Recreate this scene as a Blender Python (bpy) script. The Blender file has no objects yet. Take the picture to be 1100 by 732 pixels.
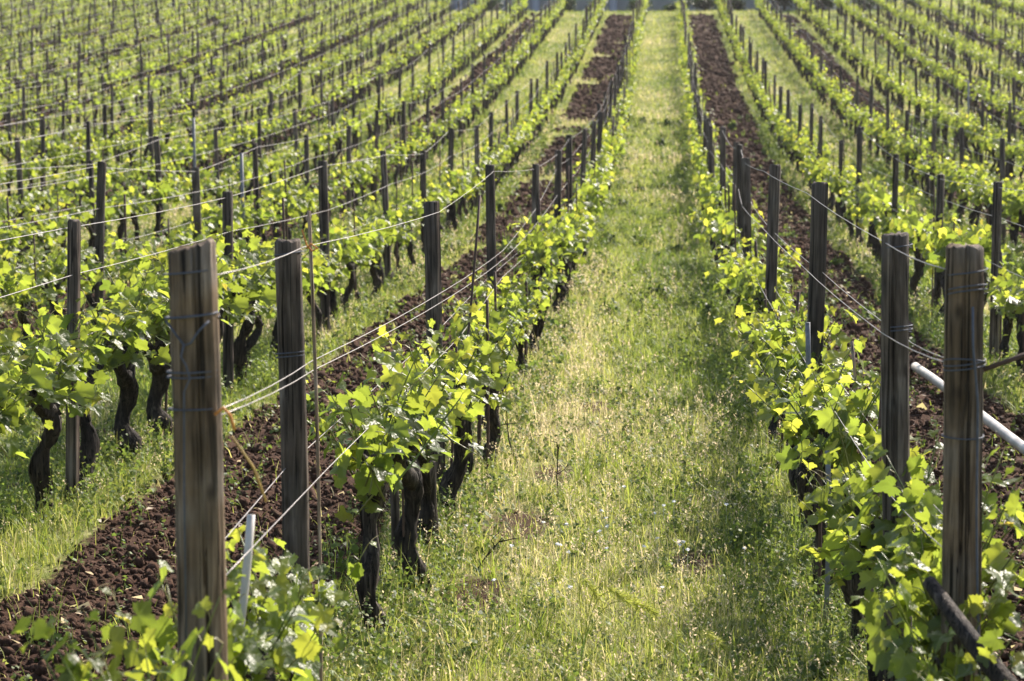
import bpy, math
import numpy as np
from mathutils import Vector

# ------------------------------------------------------------------ camera, sky, sun, exposure
SC = bpy.context.scene
COL = SC.collection
R = math.radians
CAM_H = 2.08
F_PX = 2400.0                      # focal length in pixels of the 1100 px wide photograph
cam_data = bpy.data.cameras.new('camera')
cam_data.sensor_width = 36.0
cam_data.lens = F_PX / 1100.0 * 36.0
cam_data.clip_start = 0.1
cam_data.clip_end = 2000.0
cam_data.dof.use_dof = True
cam_data.dof.focus_distance = 9.8
cam_data.dof.aperture_fstop = 6.0
cam = bpy.data.objects.new('camera', cam_data)
COL.objects.link(cam)
cam.location = (0.0, 0.0, CAM_H)
PITCH, YAW = math.atan(249 / F_PX), math.atan(163 / F_PX)
cam.rotation_euler = (math.pi / 2 - PITCH, 0.0, YAW)
SC.camera = cam

SUN_EL, SUN_AZ = R(40), R(31)      # azimuth measured from straight ahead (+Y) towards the right (+X)
world = bpy.data.worlds.new('World')
SC.world = world
world.use_nodes = True
wn = world.node_tree.nodes
sky = wn.new('ShaderNodeTexSky')
sky.sky_type = 'NISHITA'
sky.sun_disc = False
sky.sun_elevation = SUN_EL
sky.sun_rotation = SUN_AZ
sky.air_density = 1.2
sky.dust_density = 2.0
bg = wn['Background']
bg.inputs['Strength'].default_value = 0.10
world.node_tree.links.new(sky.outputs['Color'], bg.inputs['Color'])
sun_d = bpy.data.lights.new('sun', 'SUN')
sun_d.energy = 4.6
sun_d.angle = R(0.6)
sun_d.color = (1.0, 0.91, 0.80)
sun = bpy.data.objects.new('sun', sun_d)
COL.objects.link(sun)
S_DIR = Vector((math.sin(SUN_AZ) * math.cos(SUN_EL), math.cos(SUN_AZ) * math.cos(SUN_EL), math.sin(SUN_EL)))
sun.rotation_euler = S_DIR.to_track_quat('Z', 'Y').to_euler()
sun.location = (20, 40, 40)
SC.view_settings.view_transform = 'Standard'
SC.view_settings.look = 'None'
SC.view_settings.exposure = 1.05
SC.view_settings.gamma = 1.0
SC.render.engine = 'CYCLES'
SC.cycles.max_bounces = 8
SC.cycles.transmission_bounces = 6
SC.cycles.diffuse_bounces = 4
SC.cycles.glossy_bounces = 2
SC.cycles.use_denoising = True
SC.cycles.sample_clamp_indirect = 4.0

rng = np.random.default_rng(7)

# ------------------------------------------------------------------ helpers
def tag(o, label=None, cat=None, group=None, kind=None):
    if label: o['label'] = label
    if cat: o['category'] = cat
    if group: o['group'] = group
    if kind: o['kind'] = kind
    return o

class MB:
    """collects vertex / face arrays and links them as one mesh object"""
    def __init__(s):
        s.v, s.f, s.c, s.n = [], [], [], 0
    def add(s, v, faces, col=None):
        v = np.asarray(v, float).reshape(-1, 3)
        if not isinstance(faces, (list, tuple)): faces = [faces]
        for fa in faces:
            fa = np.asarray(fa, np.int64)
            if fa.size: s.f.append(fa + s.n)
        s.v.append(v)
        if col is None: col = (0.5, 0.5, 0.5)
        col = np.broadcast_to(np.asarray(col, float), (len(v), 3))
        s.c.append(col)
        s.n += len(v)
    def mesh(s, name, mat, smooth=True):
        me = bpy.data.meshes.new(name)
        v = np.concatenate(s.v)
        loops = np.concatenate([a.ravel() for a in s.f]).astype(np.int32)
        tot = np.concatenate([np.full(len(a), a.shape[1]) for a in s.f]).astype(np.int32)
        start = np.concatenate([[0], np.cumsum(tot)[:-1]]).astype(np.int32)
        me.vertices.add(len(v)); me.vertices.foreach_set('co', v.astype(np.float32).ravel())
        me.loops.add(len(loops)); me.loops.foreach_set('vertex_index', loops)
        me.polygons.add(len(tot)); me.polygons.foreach_set('loop_start', start); me.polygons.foreach_set('loop_total', tot)
        if smooth: me.polygons.foreach_set('use_smooth', np.ones(len(tot), bool))
        at = me.attributes.new('tint', 'FLOAT_COLOR', 'POINT')
        c = np.concatenate([np.concatenate(s.c), np.ones((len(v), 1))], 1)
        at.data.foreach_set('color', c.astype(np.float32).ravel())
        me.update(calc_edges=True)
        if mat: me.materials.append(mat)
        return me
    def build(s, name, mat, parent=None, smooth=True):
        return link(name, s.mesh(name, mat, smooth), parent)

def link(name, data, parent=None, loc=None, rot=None):
    o = bpy.data.objects.new(name, data)
    COL.objects.link(o)
    if parent: o.parent = parent
    if loc is not None: o.location = loc
    if rot is not None: o.rotation_euler = rot
    return o

def tube(path, rad, k=8, cap=True, wob=0.0, seed=0, ridge=0.0):
    """a tube along a path: verts, [quads, cap triangles]"""
    P = np.asarray(path, float); n = len(P)
    rad = np.broadcast_to(np.asarray(rad, float), (n,)).copy()
    T = np.gradient(P, axis=0); T /= np.linalg.norm(T, axis=1)[:, None] + 1e-9
    ref = np.array([0.31, 0.95, 0.05]) if abs(T[0][2]) > 0.7 else np.array([0.0, 0.0, 1.0])
    U = np.zeros_like(P); V = np.zeros_like(P); u = ref
    for i in range(n):
        u = u - T[i] * np.dot(u, T[i]); u = u / (np.linalg.norm(u) + 1e-9)
        U[i] = u; V[i] = np.cross(T[i], u)
    a = np.linspace(0, 2 * np.pi, k, endpoint=False)
    rr = rad[:, None] * np.ones(k)[None]
    if wob:
        g = np.random.default_rng(seed)
        rr = rr * (1 + wob * g.standard_normal((n, k)) + ridge * g.standard_normal((1, k)))
    ring = P[:, None] + rr[..., None] * (np.cos(a)[None, :, None] * U[:, None] + np.sin(a)[None, :, None] * V[:, None])
    v = ring.reshape(-1, 3)
    i, j = np.meshgrid(np.arange(n - 1), np.arange(k), indexing='ij')
    q = np.stack([i * k + j, i * k + (j + 1) % k, (i + 1) * k + (j + 1) % k, (i + 1) * k + j], -1).reshape(-1, 4)
    fs = [q]
    if cap:
        v = np.concatenate([v, P[:1], P[-1:]])
        j = np.arange(k)
        fs.append(np.stack([np.full(k, n * k), (j + 1) % k, j], 1))
        fs.append(np.stack([np.full(k, n * k + 1), (n - 1) * k + j, (n - 1) * k + (j + 1) % k], 1))
    return v, fs

def h2(ix, iy, s=0):
    n = (ix.astype(np.int64) * 374761393 + iy.astype(np.int64) * 668265263 + s * 1442695041) & 0xffffffff
    n = ((n ^ (n >> 13)) * 1274126177) & 0xffffffff
    return ((n ^ (n >> 16)) & 0xffffff) / float(0xffffff)

def vnoise(x, y, s=0):
    ix, iy = np.floor(x), np.floor(y)
    fx, fy = x - ix, y - iy
    fx, fy = fx * fx * (3 - 2 * fx), fy * fy * (3 - 2 * fy)
    a, b = h2(ix, iy, s), h2(ix + 1, iy, s)
    c, d = h2(ix, iy + 1, s), h2(ix + 1, iy + 1, s)
    return (a * (1 - fx) + b * fx) * (1 - fy) + (c * (1 - fx) + d * fx) * fy

def fbm(x, y, s=0, o=3):
    t, amp, tot = 0, 1.0, 0
    for k in range(o):
        t = t + amp * vnoise(x * 2 ** k, y * 2 ** k, s + 17 * k); tot += amp; amp *= 0.55
    return t / tot

def smooth(a, b, x):
    t = np.clip((x - a) / (b - a), 0, 1)
    return t * t * (3 - 2 * t)

# ------------------------------------------------------------------ layout of the slope
W = 1.95                                    # distance between rows
X0 = 0.75                                   # first row right of the path
RIDGE = 115.5
_yy = np.array([0, 20, 26, 36, 50, 65, 80, 400.0])
_ss = np.array([0, 0.0, .015, .035, .062, .088, .099, .099])
_fy = np.linspace(0, 400, 4001)
_fz = np.concatenate([[0], np.cumsum(np.interp(_fy, _yy, _ss)[:-1] * 0.1)])

def terrain(x, y):
    x = np.asarray(x, float); y = np.asarray(y, float)
    yr = np.where(x < 0, RIDGE + 60 * smooth(-11.0, -18.0, x), RIDGE + 40 * smooth(10.5, 18, x))     # the slope goes on higher to the left
    ye = np.minimum(y, yr) + 0.06 * np.maximum(y - yr, 0)
    return np.interp(ye, _fy, _fz)

def zones(x, y):
    """(soil, strip, alley index): how bare the ground is, how near to a row"""
    t = (x - X0) / W
    k = np.floor(t).astype(int)
    u = (t - k) * W                          # metres from the row on the left
    dist = np.minimum(u, W - u)
    wig = (fbm(x * 0.9, y * 0.55, 3) - 0.5) * 0.42
    soil = smooth(0.24, 0.40, dist + wig * .7) * (k % 2 == 0)
    soil = np.where(k == -2, smooth(.22, .48, u + wig) * smooth(1.88, 1.74, u + wig * .4), soil)
    patch = fbm(x * 0.35 + 9, y * 0.42, 8)
    lim = np.where(k == -2, 0.78 - .16 * smooth(22, 36, y), np.where(k == 0, 0.80, 0.60))
    soil = soil * (1 - smooth(lim, lim + 0.1, patch))
    soil = soil * (y < RIDGE - 3)
    grass_bare = smooth(0.70, 0.78, fbm(x * 1.1 + 4, y * 0.5, 21)) * 0.75 * (k % 2 != 0)
    bare = 0
    for bx, by, br in ((-.72, 11.0, .26), (-.62, 12.6, .20), (-.80, 9.4, .2), (-.45, 15.5, .22), (.15, 10.2, .15)):
        bare = np.maximum(bare, smooth(1.25, .4, np.hypot((x - bx) / br, (y - by) / (br * 2.6)) + wig * 1.2))
    return np.maximum(np.maximum(soil, bare * .7), grass_bare * (y < 40)), smooth(0.5, 0.2, dist), k

def disp(x, y, soil):
    d = soil * (np.floor((x - X0) / W).astype(int) % 2 == 0) * ((fbm(x * 7, y * 7, 31, 3) - .5) * 0.085 + (fbm(x * 2.1, y * 1.6, 37, 2) - .5) * 0.10)
    d = d + (1 - soil) * ((fbm(x * 2.5, y * 2.5, 41, 2) - .5) * 0.06)
    return d

def gz(x, y):
    s, _, _ = zones(np.asarray(x, float), np.asarray(y, float))
    return terrain(x, y) + disp(np.asarray(x, float), np.asarray(y, float), s)

def gz1(x, y):
    return float(gz(np.array([x]), np.array([y]))[0])

_cy, _sy, _cp, _sp = math.cos(YAW), math.sin(YAW), math.cos(PITCH), math.sin(PITCH)
def project(x, y, z):
    """photo pixel (1100 x 732) and depth of a point"""
    xr, yr, zr = x * _cy + y * _sy, -x * _sy + y * _cy, z - CAM_H
    dep = yr * _cp - zr * _sp
    up = yr * _sp + zr * _cp
    dep = np.maximum(dep, 0.05)
    return 550 + F_PX * xr / dep, 366 - F_PX * up / dep, dep

# ------------------------------------------------------------------ materials
def new_mat(name):
    m = bpy.data.materials.new(name); m.use_nodes = True
    nt = m.node_tree
    for n in list(nt.nodes): nt.nodes.remove(n)
    out = nt.nodes.new('ShaderNodeOutputMaterial')
    def N(t, **kw):
        n = nt.nodes.new(t)
        for k, v in kw.items(): setattr(n, k, v)
        return n
    L = nt.links.new
    return m, N, L, out

def ramp(N, stops):
    n = N('ShaderNodeValToRGB'); e = n.color_ramp.elements
    while len(e) < len(stops): e.new(0.5)
    for i, (p, c) in enumerate(stops):
        e[i].position = p; e[i].color = (*c, 1)
    return n

def leaf_material(name, stops, trans_gain=(1.9, 1.75, 0.55), fac=0.5, rough=0.38, spec=0.45, bump=0.25):
    m, N, L, out = new_mat(name)
    at = N('ShaderNodeAttribute', attribute_name='tint')
    sp = N('ShaderNodeSeparateColor'); L(at.outputs['Color'], sp.inputs[0])
    rp = ramp(N, stops); L(sp.outputs[0], rp.inputs[0])
    br = N('ShaderNodeHueSaturation'); L(rp.outputs[0], br.inputs['Color'])
    mm = N('ShaderNodeMapRange'); L(sp.outputs[1], mm.inputs[0]); mm.inputs[3].default_value = 0.65; mm.inputs[4].default_value = 1.35
    L(mm.outputs[0], br.inputs['Value'])
    vn = N('ShaderNodeMix', data_type='RGBA'); vn.inputs[7].default_value = (.26, .30, .10, 1)
    vf = N('ShaderNodeMath', operation='MULTIPLY'); vf.inputs[1].default_value = .45; L(sp.outputs[2], vf.inputs[0])
    L(vf.outputs[0], vn.inputs[0]); L(br.outputs[0], vn.inputs[6])
    tc = N('ShaderNodeTexCoord'); nz = N('ShaderNodeTexNoise'); nz.inputs['Scale'].default_value = 60
    L(tc.outputs['Object'], nz.inputs['Vector'])
    bp = N('ShaderNodeBump'); bp.inputs['Strength'].default_value = bump; bp.inputs['Distance'].default_value = 0.01
    L(nz.outputs[0], bp.inputs['Height'])
    p = N('ShaderNodeBsdfPrincipled')
    L(vn.outputs[2], p.inputs['Base Color']); p.inputs['Roughness'].default_value = rough
    p.inputs['Specular IOR Level'].default_value = spec
    L(bp.outputs[0], p.inputs['Normal'])
    tr = N('ShaderNodeBsdfTranslucent')
    mul = N('ShaderNodeMix', data_type='RGBA', blend_type='MULTIPLY'); mul.inputs[0].default_value = 1
    mul.clamp_result = False
    L(br.outputs[0], mul.inputs[6]); mul.inputs[7].default_value = (*trans_gain, 1)
    L(mul.outputs[2], tr.inputs['Color'])
    mx = N('ShaderNodeMixShader'); mx.inputs[0].default_value = fac
    L(p.outputs[0], mx.inputs[1]); L(tr.outputs[0], mx.inputs[2]); L(mx.outputs[0], out.inputs[0])
    return m

M_LEAF = leaf_material('vine leaf', [(0.0, (.048, .082, .028)), (.45, (.088, .128, .038)), (.8, (.140, .168, .050)), (1.0, (.19, .18, .08))],
                       (4.4, 3.6, 1.3), 0.58, 0.38, 0.5, 0.55)
M_SHOOT = leaf_material('green shoot', [(0.0, (.10, .16, .03)), (1.0, (.25, .20, .06))], (1.3, 1.3, .6), 0.2, 0.4)
M_GRASS = leaf_material('grass blade', [(0.0, (.075, .125, .03)), (.36, (.215, .26, .045)), (.60, (.37, .37, .115)), (.82, (.52, .43, .31)), (1.0, (.58, .47, .40))],
                        (1.6, 1.6, 1.25), 0.45, 0.5, 0.25)
M_WEED = leaf_material('weed leaf', [(0.0, (.06, .095, .03)), (.5, (.12, .17, .045)), (1.0, (.30, .29, .13))], (1.9, 1.8, 1.1), 0.45, 0.5, 0.25)
M_BUSH = leaf_material('bush leaf', [(0.0, (.014, .026, .012)), (1.0, (.05, .085, .024))], (1.5, 1.5, .6), 0.35, 0.5, .3)

def wood_material(name, dark, mid, light, scale=1.0, bump=0.5):
    m, N, L, out = new_mat(name)
    tc = N('ShaderNodeTexCoord'); oi = N('ShaderNodeObjectInfo')
    mp = N('ShaderNodeMapping'); L(tc.outputs['Object'], mp.inputs[0])
    mp.inputs['Scale'].default_value = (30 * scale, 30 * scale, 2.6 * scale)
    off = N('ShaderNodeVectorMath', operation='SCALE'); L(oi.outputs['Random'], off.inputs['Scale']); off.inputs[0].default_value = (31, 17, 9)
    L(off.outputs[0], mp.inputs['Location'])
    nz = N('ShaderNodeTexNoise'); nz.inputs['Scale'].default_value = 1.6; nz.inputs['Detail'].default_value = 6; nz.inputs['Distortion'].default_value = .6
    L(mp.outputs[0], nz.inputs['Vector'])
    rp = ramp(N, [(.30, dark), (.52, mid), (.74, light)]); L(nz.outputs[0], rp.inputs[0])
    n2 = N('ShaderNodeTexNoise'); n2.inputs['Scale'].default_value = 5; n2.inputs['Detail'].default_value = 4
    L(tc.outputs['Object'], n2.inputs['Vector'])
    r2 = ramp(N, [(.35, (.55, .53, .5)), (.65, (1.15, 1.12, 1.08))]); L(n2.outputs[0], r2.inputs[0])
    mu = N('ShaderNodeMix', data_type='RGBA', blend_type='MULTIPLY'); mu.inputs[0].default_value = 1
    L(rp.outputs[0], mu.inputs[6]); L(r2.outputs[0], mu.inputs[7])
    m3 = N('ShaderNodeMapping'); L(tc.outputs['Object'], m3.inputs[0]); m3.inputs['Scale'].default_value = (70 * scale, 70 * scale, 1.1 * scale); L(off.outputs[0], m3.inputs['Location'])
    n3 = N('ShaderNodeTexNoise'); n3.inputs['Scale'].default_value = 1; n3.inputs['Detail'].default_value = 2; n3.inputs['Distortion'].default_value = 1.2
    L(m3.outputs[0], n3.inputs['Vector'])
    r3 = ramp(N, [(.385, (.16, .15, .14)), (.42, (1, 1, 1))]); L(n3.outputs[0], r3.inputs[0])
    m4 = N('ShaderNodeMapping'); L(tc.outputs['Object'], m4.inputs[0]); m4.inputs['Scale'].default_value = (9, 9, 5); L(off.outputs[0], m4.inputs['Location'])
    vo = N('ShaderNodeTexVoronoi'); vo.inputs['Scale'].default_value = 1; L(m4.outputs[0], vo.inputs['Vector'])
    r4 = ramp(N, [(.06, (.22, .2, .18)), (.15, (1, 1, 1))]); L(vo.outputs['Distance'], r4.inputs[0])
    c1 = N('ShaderNodeMix', data_type='RGBA', blend_type='MULTIPLY'); c1.inputs[0].default_value = 1; L(mu.outputs[2], c1.inputs[6]); L(r3.outputs[0], c1.inputs[7])
    c2 = N('ShaderNodeMix', data_type='RGBA', blend_type='MULTIPLY'); c2.inputs[0].default_value = .85; L(c1.outputs[2], c2.inputs[6]); L(r4.outputs[0], c2.inputs[7])
    n5 = N('ShaderNodeTexNoise'); n5.inputs['Scale'].default_value = 3.5; n5.inputs['Detail'].default_value = 5; L(m3.outputs[0], n5.inputs['Vector'])
    n6 = N('ShaderNodeTexNoise'); n6.inputs['Scale'].default_value = 7; n6.inputs['Detail'].default_value = 5; L(tc.outputs['Object'], n6.inputs['Vector'])
    r6 = ramp(N, [(.45, (0, 0, 0)), (.65, (1, 1, 1))]); L(n6.outputs[0], r6.inputs[0])
    gm_ = N('ShaderNodeMath', operation='MULTIPLY'); gm_.inputs[1].default_value = .5; L(r6.outputs[0], gm_.inputs[0])
    gw = N('ShaderNodeHueSaturation'); gw.inputs['Saturation'].default_value = .35; gw.inputs['Value'].default_value = 1.15; L(c2.outputs[2], gw.inputs['Color'])
    c3 = N('ShaderNodeMix', data_type='RGBA'); L(gm_.outputs[0], c3.inputs[0]); L(c2.outputs[2], c3.inputs[6]); L(gw.outputs[0], c3.inputs[7])
    hv = N('ShaderNodeHueSaturation'); L(c3.outputs[2], hv.inputs['Color'])
    mr = N('ShaderNodeMapRange'); L(oi.outputs['Random'], mr.inputs[0]); mr.inputs[3].default_value = .7; mr.inputs[4].default_value = 1.3
    L(mr.outputs[0], hv.inputs['Value'])
    p = N('ShaderNodeBsdfPrincipled'); L(hv.outputs[0], p.inputs['Base Color']); p.inputs['Roughness'].default_value = .82
    p.inputs['Specular IOR Level'].default_value = .25
    bp = N('ShaderNodeBump'); bp.inputs['Strength'].default_value = bump; bp.inputs['Distance'].default_value = .012
    hs = N('ShaderNodeMath', operation='MULTIPLY'); L(nz.outputs[0], hs.inputs[0]); L(r3.outputs[0], hs.inputs[1])
    L(hs.outputs[0], bp.inputs['Height']); L(bp.outputs[0], p.inputs['Normal'])
    L(p.outputs[0], out.inputs[0])
    return m

M_POST = wood_material('weathered post wood', (.026, .020, .016), (.105, .082, .068), (.22, .18, .15))
M_ENDPOST = wood_material('old brown post wood', (.040, .028, .018), (.155, .110, .073), (.27, .205, .145))
M_BARK = wood_material('vine bark', (.014, .010, .008), (.048, .037, .030), (.13, .105, .085), 1.3, 1.0)
M_CANE = wood_material('dry cane', (.22, .15, .10), (.36, .26, .18), (.50, .38, .28), 1.0, .2)

def flat_mat(name, col, rough=.5, metal=0.0, spec=.5, bump=0.0, bscale=40, var=0.25):
    m, N, L, out = new_mat(name)
    p = N('ShaderNodeBsdfPrincipled'); p.inputs['Roughness'].default_value = rough; p.inputs['Metallic'].default_value = metal
    p.inputs['Specular IOR Level'].default_value = spec
    tc = N('ShaderNodeTexCoord'); nz = N('ShaderNodeTexNoise'); nz.inputs['Scale'].default_value = bscale; nz.inputs['Detail'].default_value = 5
    L(tc.outputs['Object'], nz.inputs['Vector'])
    c = np.array(col)
    rp = ramp(N, [(.3, tuple(c * (1 - var))), (.7, tuple(np.minimum(c * (1 + var), 1)))]); L(nz.outputs[0], rp.inputs[0])
    L(rp.outputs[0], p.inputs['Base Color'])
    if bump:
        bp = N('ShaderNodeBump'); bp.inputs['Strength'].default_value = bump; bp.inputs['Distance'].default_value = .02
        L(nz.outputs[0], bp.inputs['Height']); L(bp.outputs[0], p.inputs['Normal'])
    L(p.outputs[0], out.inputs[0])
    return m

M_WIRE = flat_mat('galvanised wire', (.36, .33, .33), .45, .55)
M_TIE = flat_mat('blue grey twine', (.07, .08, .11), .7)
M_RUST = flat_mat('rusty rod', (.075, .042, .03), .8)
M_STEEL = flat_mat('galvanised pole', (.17, .175, .19), .6, .3)
M_PIPE = flat_mat('white plastic pipe', (.52, .48, .44), .45, 0, .4, .1, 7, .3)
M_TWINE = flat_mat('orange twine', (.55, .22, .05), .8)
M_STRAWTIE = flat_mat('dry willow tie', (.52, .36, .13), .7)
M_WALL = flat_mat('blue grey wall', (.32, .33, .40), .9, 0, .2, .3, .8, .12)
M_SOILCLOD = flat_mat('soil clod', (.070, .038, .025), .95, 0, .15, .8, 30, .4)
M_FLOWER = flat_mat('white petal', (.8, .78, .74), .6)

def ground_material():
    m, N, L, out = new_mat('vineyard ground')
    at = N('ShaderNodeAttribute', attribute_name='tint')
    sp = N('ShaderNodeSeparateColor'); L(at.outputs['Color'], sp.inputs[0])
    geo = N('ShaderNodeTexCoord')
    n1 = N('ShaderNodeTexNoise'); n1.inputs['Scale'].default_value = 22; n1.inputs['Detail'].default_value = 8; n1.inputs['Roughness'].default_value = .65
    L(geo.outputs['Object'], n1.inputs['Vector'])
    soil = ramp(N, [(.3, (.032, .015, .011)), (.55, (.072, .039, .025)), (.8, (.13, .066, .046))]); L(n1.outputs[0], soil.inputs[0])
    n2 = N('ShaderNodeTexNoise'); n2.inputs['Scale'].default_value = 5; n2.inputs['Detail'].default_value = 7; n2.inputs['Roughness'].default_value = .7
    L(geo.outputs['Object'], n2.inputs['Vector'])
    gr = ramp(N, [(.30, (.09, .12, .035)), (.48, (.20, .22, .06)), (.62, (.33, .31, .15)), (.78, (.42, .35, .25))]); L(n2.outputs[0], gr.inputs[0])
    # ragged edge between soil and turf
    ed = N('ShaderNodeMath', operation='ADD'); L(sp.outputs[0], ed.inputs[0])
    mr = N('ShaderNodeMapRange'); L(n1.outputs[0], mr.inputs[0]); mr.inputs[1].default_value = .3; mr.inputs[2].default_value = .7
    mr.inputs[3].default_value = -.3; mr.inputs[4].default_value = .3
    L(mr.outputs[0], ed.inputs[1])
    st = N('ShaderNodeMapRange'); L(ed.outputs[0], st.inputs[0]); st.inputs[1].default_value = .35; st.inputs[2].default_value = .65
    mx = N('ShaderNodeMix', data_type='RGBA'); L(st.outputs[0], mx.inputs[0]); L(gr.outputs[0], mx.inputs[6]); L(soil.outputs[0], mx.inputs[7])
    p = N('ShaderNodeBsdfPrincipled'); L(mx.outputs[2], p.inputs['Base Color']); p.inputs['Roughness'].default_value = .95
    p.inputs['Specular IOR Level'].default_value = .12
    bp = N('ShaderNodeBump'); bp.inputs['Strength'].default_value = .9; bp.inputs['Distance'].default_value = .03
    L(n1.outputs[0], bp.inputs['Height']); L(bp.outputs[0], p.inputs['Normal'])
    L(p.outputs[0], out.inputs[0])
    return m

# ------------------------------------------------------------------ ground: one sheet out past the ridge
def lines(a, b, step):
    out = [a]
    while out[-1] < b: out.append(out[-1] + step(out[-1]))
    return np.array(out)
gy = np.concatenate([np.linspace(-30, 3.5, 30), lines(4.0, 420, lambda y: max(.032, .0042 * y) if y < 130 else .05 * y)])
gx = np.concatenate([lines(6.0, 160, lambda x: .05 + .035 * (x - 6))])
gx = np.concatenate([-(lines(10.0, 190, lambda x: .05 + .03 * (x - 10)))[::-1], np.arange(-9.95, 5.99, .05), gx])
GX, GY = np.meshgrid(gx, gy)
s_, st_, k_ = zones(GX, GY)
GZ = terrain(GX, GY) + disp(GX, GY, s_)
g = MB()
ny, nx = GX.shape
i, j = np.meshgrid(np.arange(ny - 1), np.arange(nx - 1), indexing='ij')
q = np.stack([i * nx + j, i * nx + j + 1, (i + 1) * nx + j + 1, (i + 1) * nx + j], -1).reshape(-1, 4)
g.add(np.stack([GX, GY, GZ], -1).reshape(-1, 3), q, np.stack([s_, st_, s_ * 0], -1).reshape(-1, 3))
tag(g.build('ground', ground_material()), kind='structure')

# ------------------------------------------------------------------ wall at the top of the slope
wx = np.linspace(-13.5, 15.5, 40)
wl = MB()
ztop = 12.4
prof = []
for x in wx:
    zb = float(terrain(x, 131.0)) - .5
    prof.append([(x, 131.0, zb), (x, 131.0, ztop), (x, 131.4, ztop), (x, 131.4, zb)])
P = np.array(prof); n = len(wx)
i, j = np.meshgrid(np.arange(n - 1), np.arange(4), indexing='ij')
q = np.stack([i * 4 + j, (i + 1) * 4 + j, (i + 1) * 4 + (j + 1) % 4, i * 4 + (j + 1) % 4], -1).reshape(-1, 4)
wl.add(P.reshape(-1, 3), [q, np.array([[0, 1, 2, 3], [(n - 1) * 4 + 3, (n - 1) * 4 + 2, (n - 1) * 4 + 1, (n - 1) * 4]])])
wall = tag(wl.build('wall', M_WALL, smooth=False), 'long plain blue-grey wall along the top edge of the vineyard', 'wall')

for x in np.arange(-12, 15, 4.5):
    zb = float(terrain(x, 130.9)) - .3; pm = MB()
    pm.add([(x + a, 130.8 + b, z) for z in (zb, ztop + .1) for a, b in ((-.22, 0), (.22, 0), (.22, .195), (-.22, .195))],
           np.array([(0, 1, 5, 4), (1, 2, 6, 5), (2, 3, 7, 6), (3, 0, 4, 7), (4, 5, 6, 7)]))
    pm.build('pier', M_WALL, wall, False)

# ------------------------------------------------------------------ leaves
def leaf_template(seed, n=34, rings=2):
    """a five-lobed vine leaf in the xy plane, stalk at the origin, tip along +y, width about 1"""
    g = np.random.default_rng(seed)
    a = np.linspace(-math.pi * .94, math.pi * .94, n)             # 0 = tip direction
    r = np.full(n, .46)
    for c, amp, wd in ((0, .24, .34), (1.08, .17, .34), (-1.08, .17, .34), (2.1, .09, .36), (-2.1, .09, .36)):
        r = r + amp * np.exp(-((a - c) / wd) ** 2)
    r = r * (1 + .07 * np.where(np.arange(n) % 2 == 0, 1, -1)) * (1 + .06 * g.standard_normal(n))
    r = r * np.where(np.abs(a) > 2.75, .72, 1)
    cx, cy = np.sin(a) * r, np.cos(a) * r + .12
    vs = [np.array([[0, .02, 0]])]
    for k in range(1, rings + 1):
        t = k / rings
        vs.append(np.stack([cx * t, .02 + (cy - .02) * t, 0 * cx], 1))
    v = np.concatenate(vs)
    fold, droop, cup = g.uniform(.05, .30), g.uniform(.15, .6), g.uniform(-.25, .25)
    ph = g.uniform(0, 6.28)
    v[:, 2] = fold * np.abs(v[:, 0]) - droop * np.maximum(v[:, 1], 0) ** 2 + cup * v[:, 0] ** 2 * 1.5
    ang = np.arctan2(v[:, 0], v[:, 1])
    v[:, 2] += .07 * np.sin(ang * 4 + ph) * np.hypot(v[:, 0], v[:, 1])
    f = [np.array([[0, 1 + j + 1, 1 + j] for j in range(n - 1)])]
    for k in range(rings - 1):
        b0, b1 = 1 + k * n, 1 + (k + 1) * n
        f.append(np.array([[b0 + j, b0 + j + 1, b1 + j + 1, b1 + j] for j in range(n - 1)]))
    vein = np.zeros(len(v)); vein[0] = 1
    for c in (0, 1.08, -1.08, 2.1, -2.1):
        jv = int(np.argmin(np.abs(a - c)))
        for k in range(1, rings + 1): vein[1 + (k - 1) * n + jv] = 1 if k < rings or rings == 1 else .3
    return v, f, vein

def small_leaf_template(seed):
    g = np.random.default_rng(seed)
    v = np.array([[0, 0, 0], [.42, .12, .08], [.36, .52, .02], [0, .78, -.18], [-.36, .52, .02], [-.42, .12, .08], [0, .38, -.02]], float)
    v[:, :2] *= 1 + .12 * g.standard_normal((7, 2))
    v[:, 2] += .08 * g.standard_normal(7)
    f = [np.array([[6, 0, 1], [6, 1, 2], [6, 2, 3], [6, 3, 4], [6, 4, 5], [6, 5, 0]])]
    return v, f

def tiny_leaf_template(seed):
    g = np.random.default_rng(seed)
    v = np.array([[0, 0, 0], [.45, .38, .08], [0, .85, -.12], [-.45, .38, .08]], float)
    v[:, 2] += .08 * g.standard_normal(4)
    return v, [np.array([[0, 1, 2, 3]])]

BIG = [leaf_template(s) for s in range(6)]
MIDL = [leaf_template(20 + s, 15, 1) for s in range(6)]
SMALL = [small_leaf_template(s) for s in range(6)]
TINY = [tiny_leaf_template(s) for s in range(4)]

def frames(normal, tip):
    n = normal / (np.linalg.norm(normal, axis=1)[:, None] + 1e-9)
    t = tip - n * np.sum(tip * n, 1)[:, None]
    t = t / (np.linalg.norm(t, axis=1)[:, None] + 1e-9)
    return np.stack([np.cross(t, n), t, n], -1)                    # columns x y z

def put_leaves(mb, pos, normal, tip, size, tint, templates, g):
    Rm = frames(normal, tip)
    which = g.integers(0, len(templates), len(pos))
    for t, (v, f, *vein) in enumerate(templates):
        idx = np.where(which == t)[0]
        if not len(idx): continue
        P = np.einsum('nij,vj->nvi', Rm[idx], v) * size[idx, None, None] + pos[idx, None]
        nv = len(v)
        fs = [(fa[None] + (np.arange(len(idx)) * nv)[:, None, None]).reshape(-1, fa.shape[1]) for fa in f]
        tt = np.repeat(tint[idx], nv, axis=0)
        if vein: tt = tt.copy(); tt[:, 2] = np.tile(vein[0], len(idx))
        mb.add(P.reshape(-1, 3), fs, tt)

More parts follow.
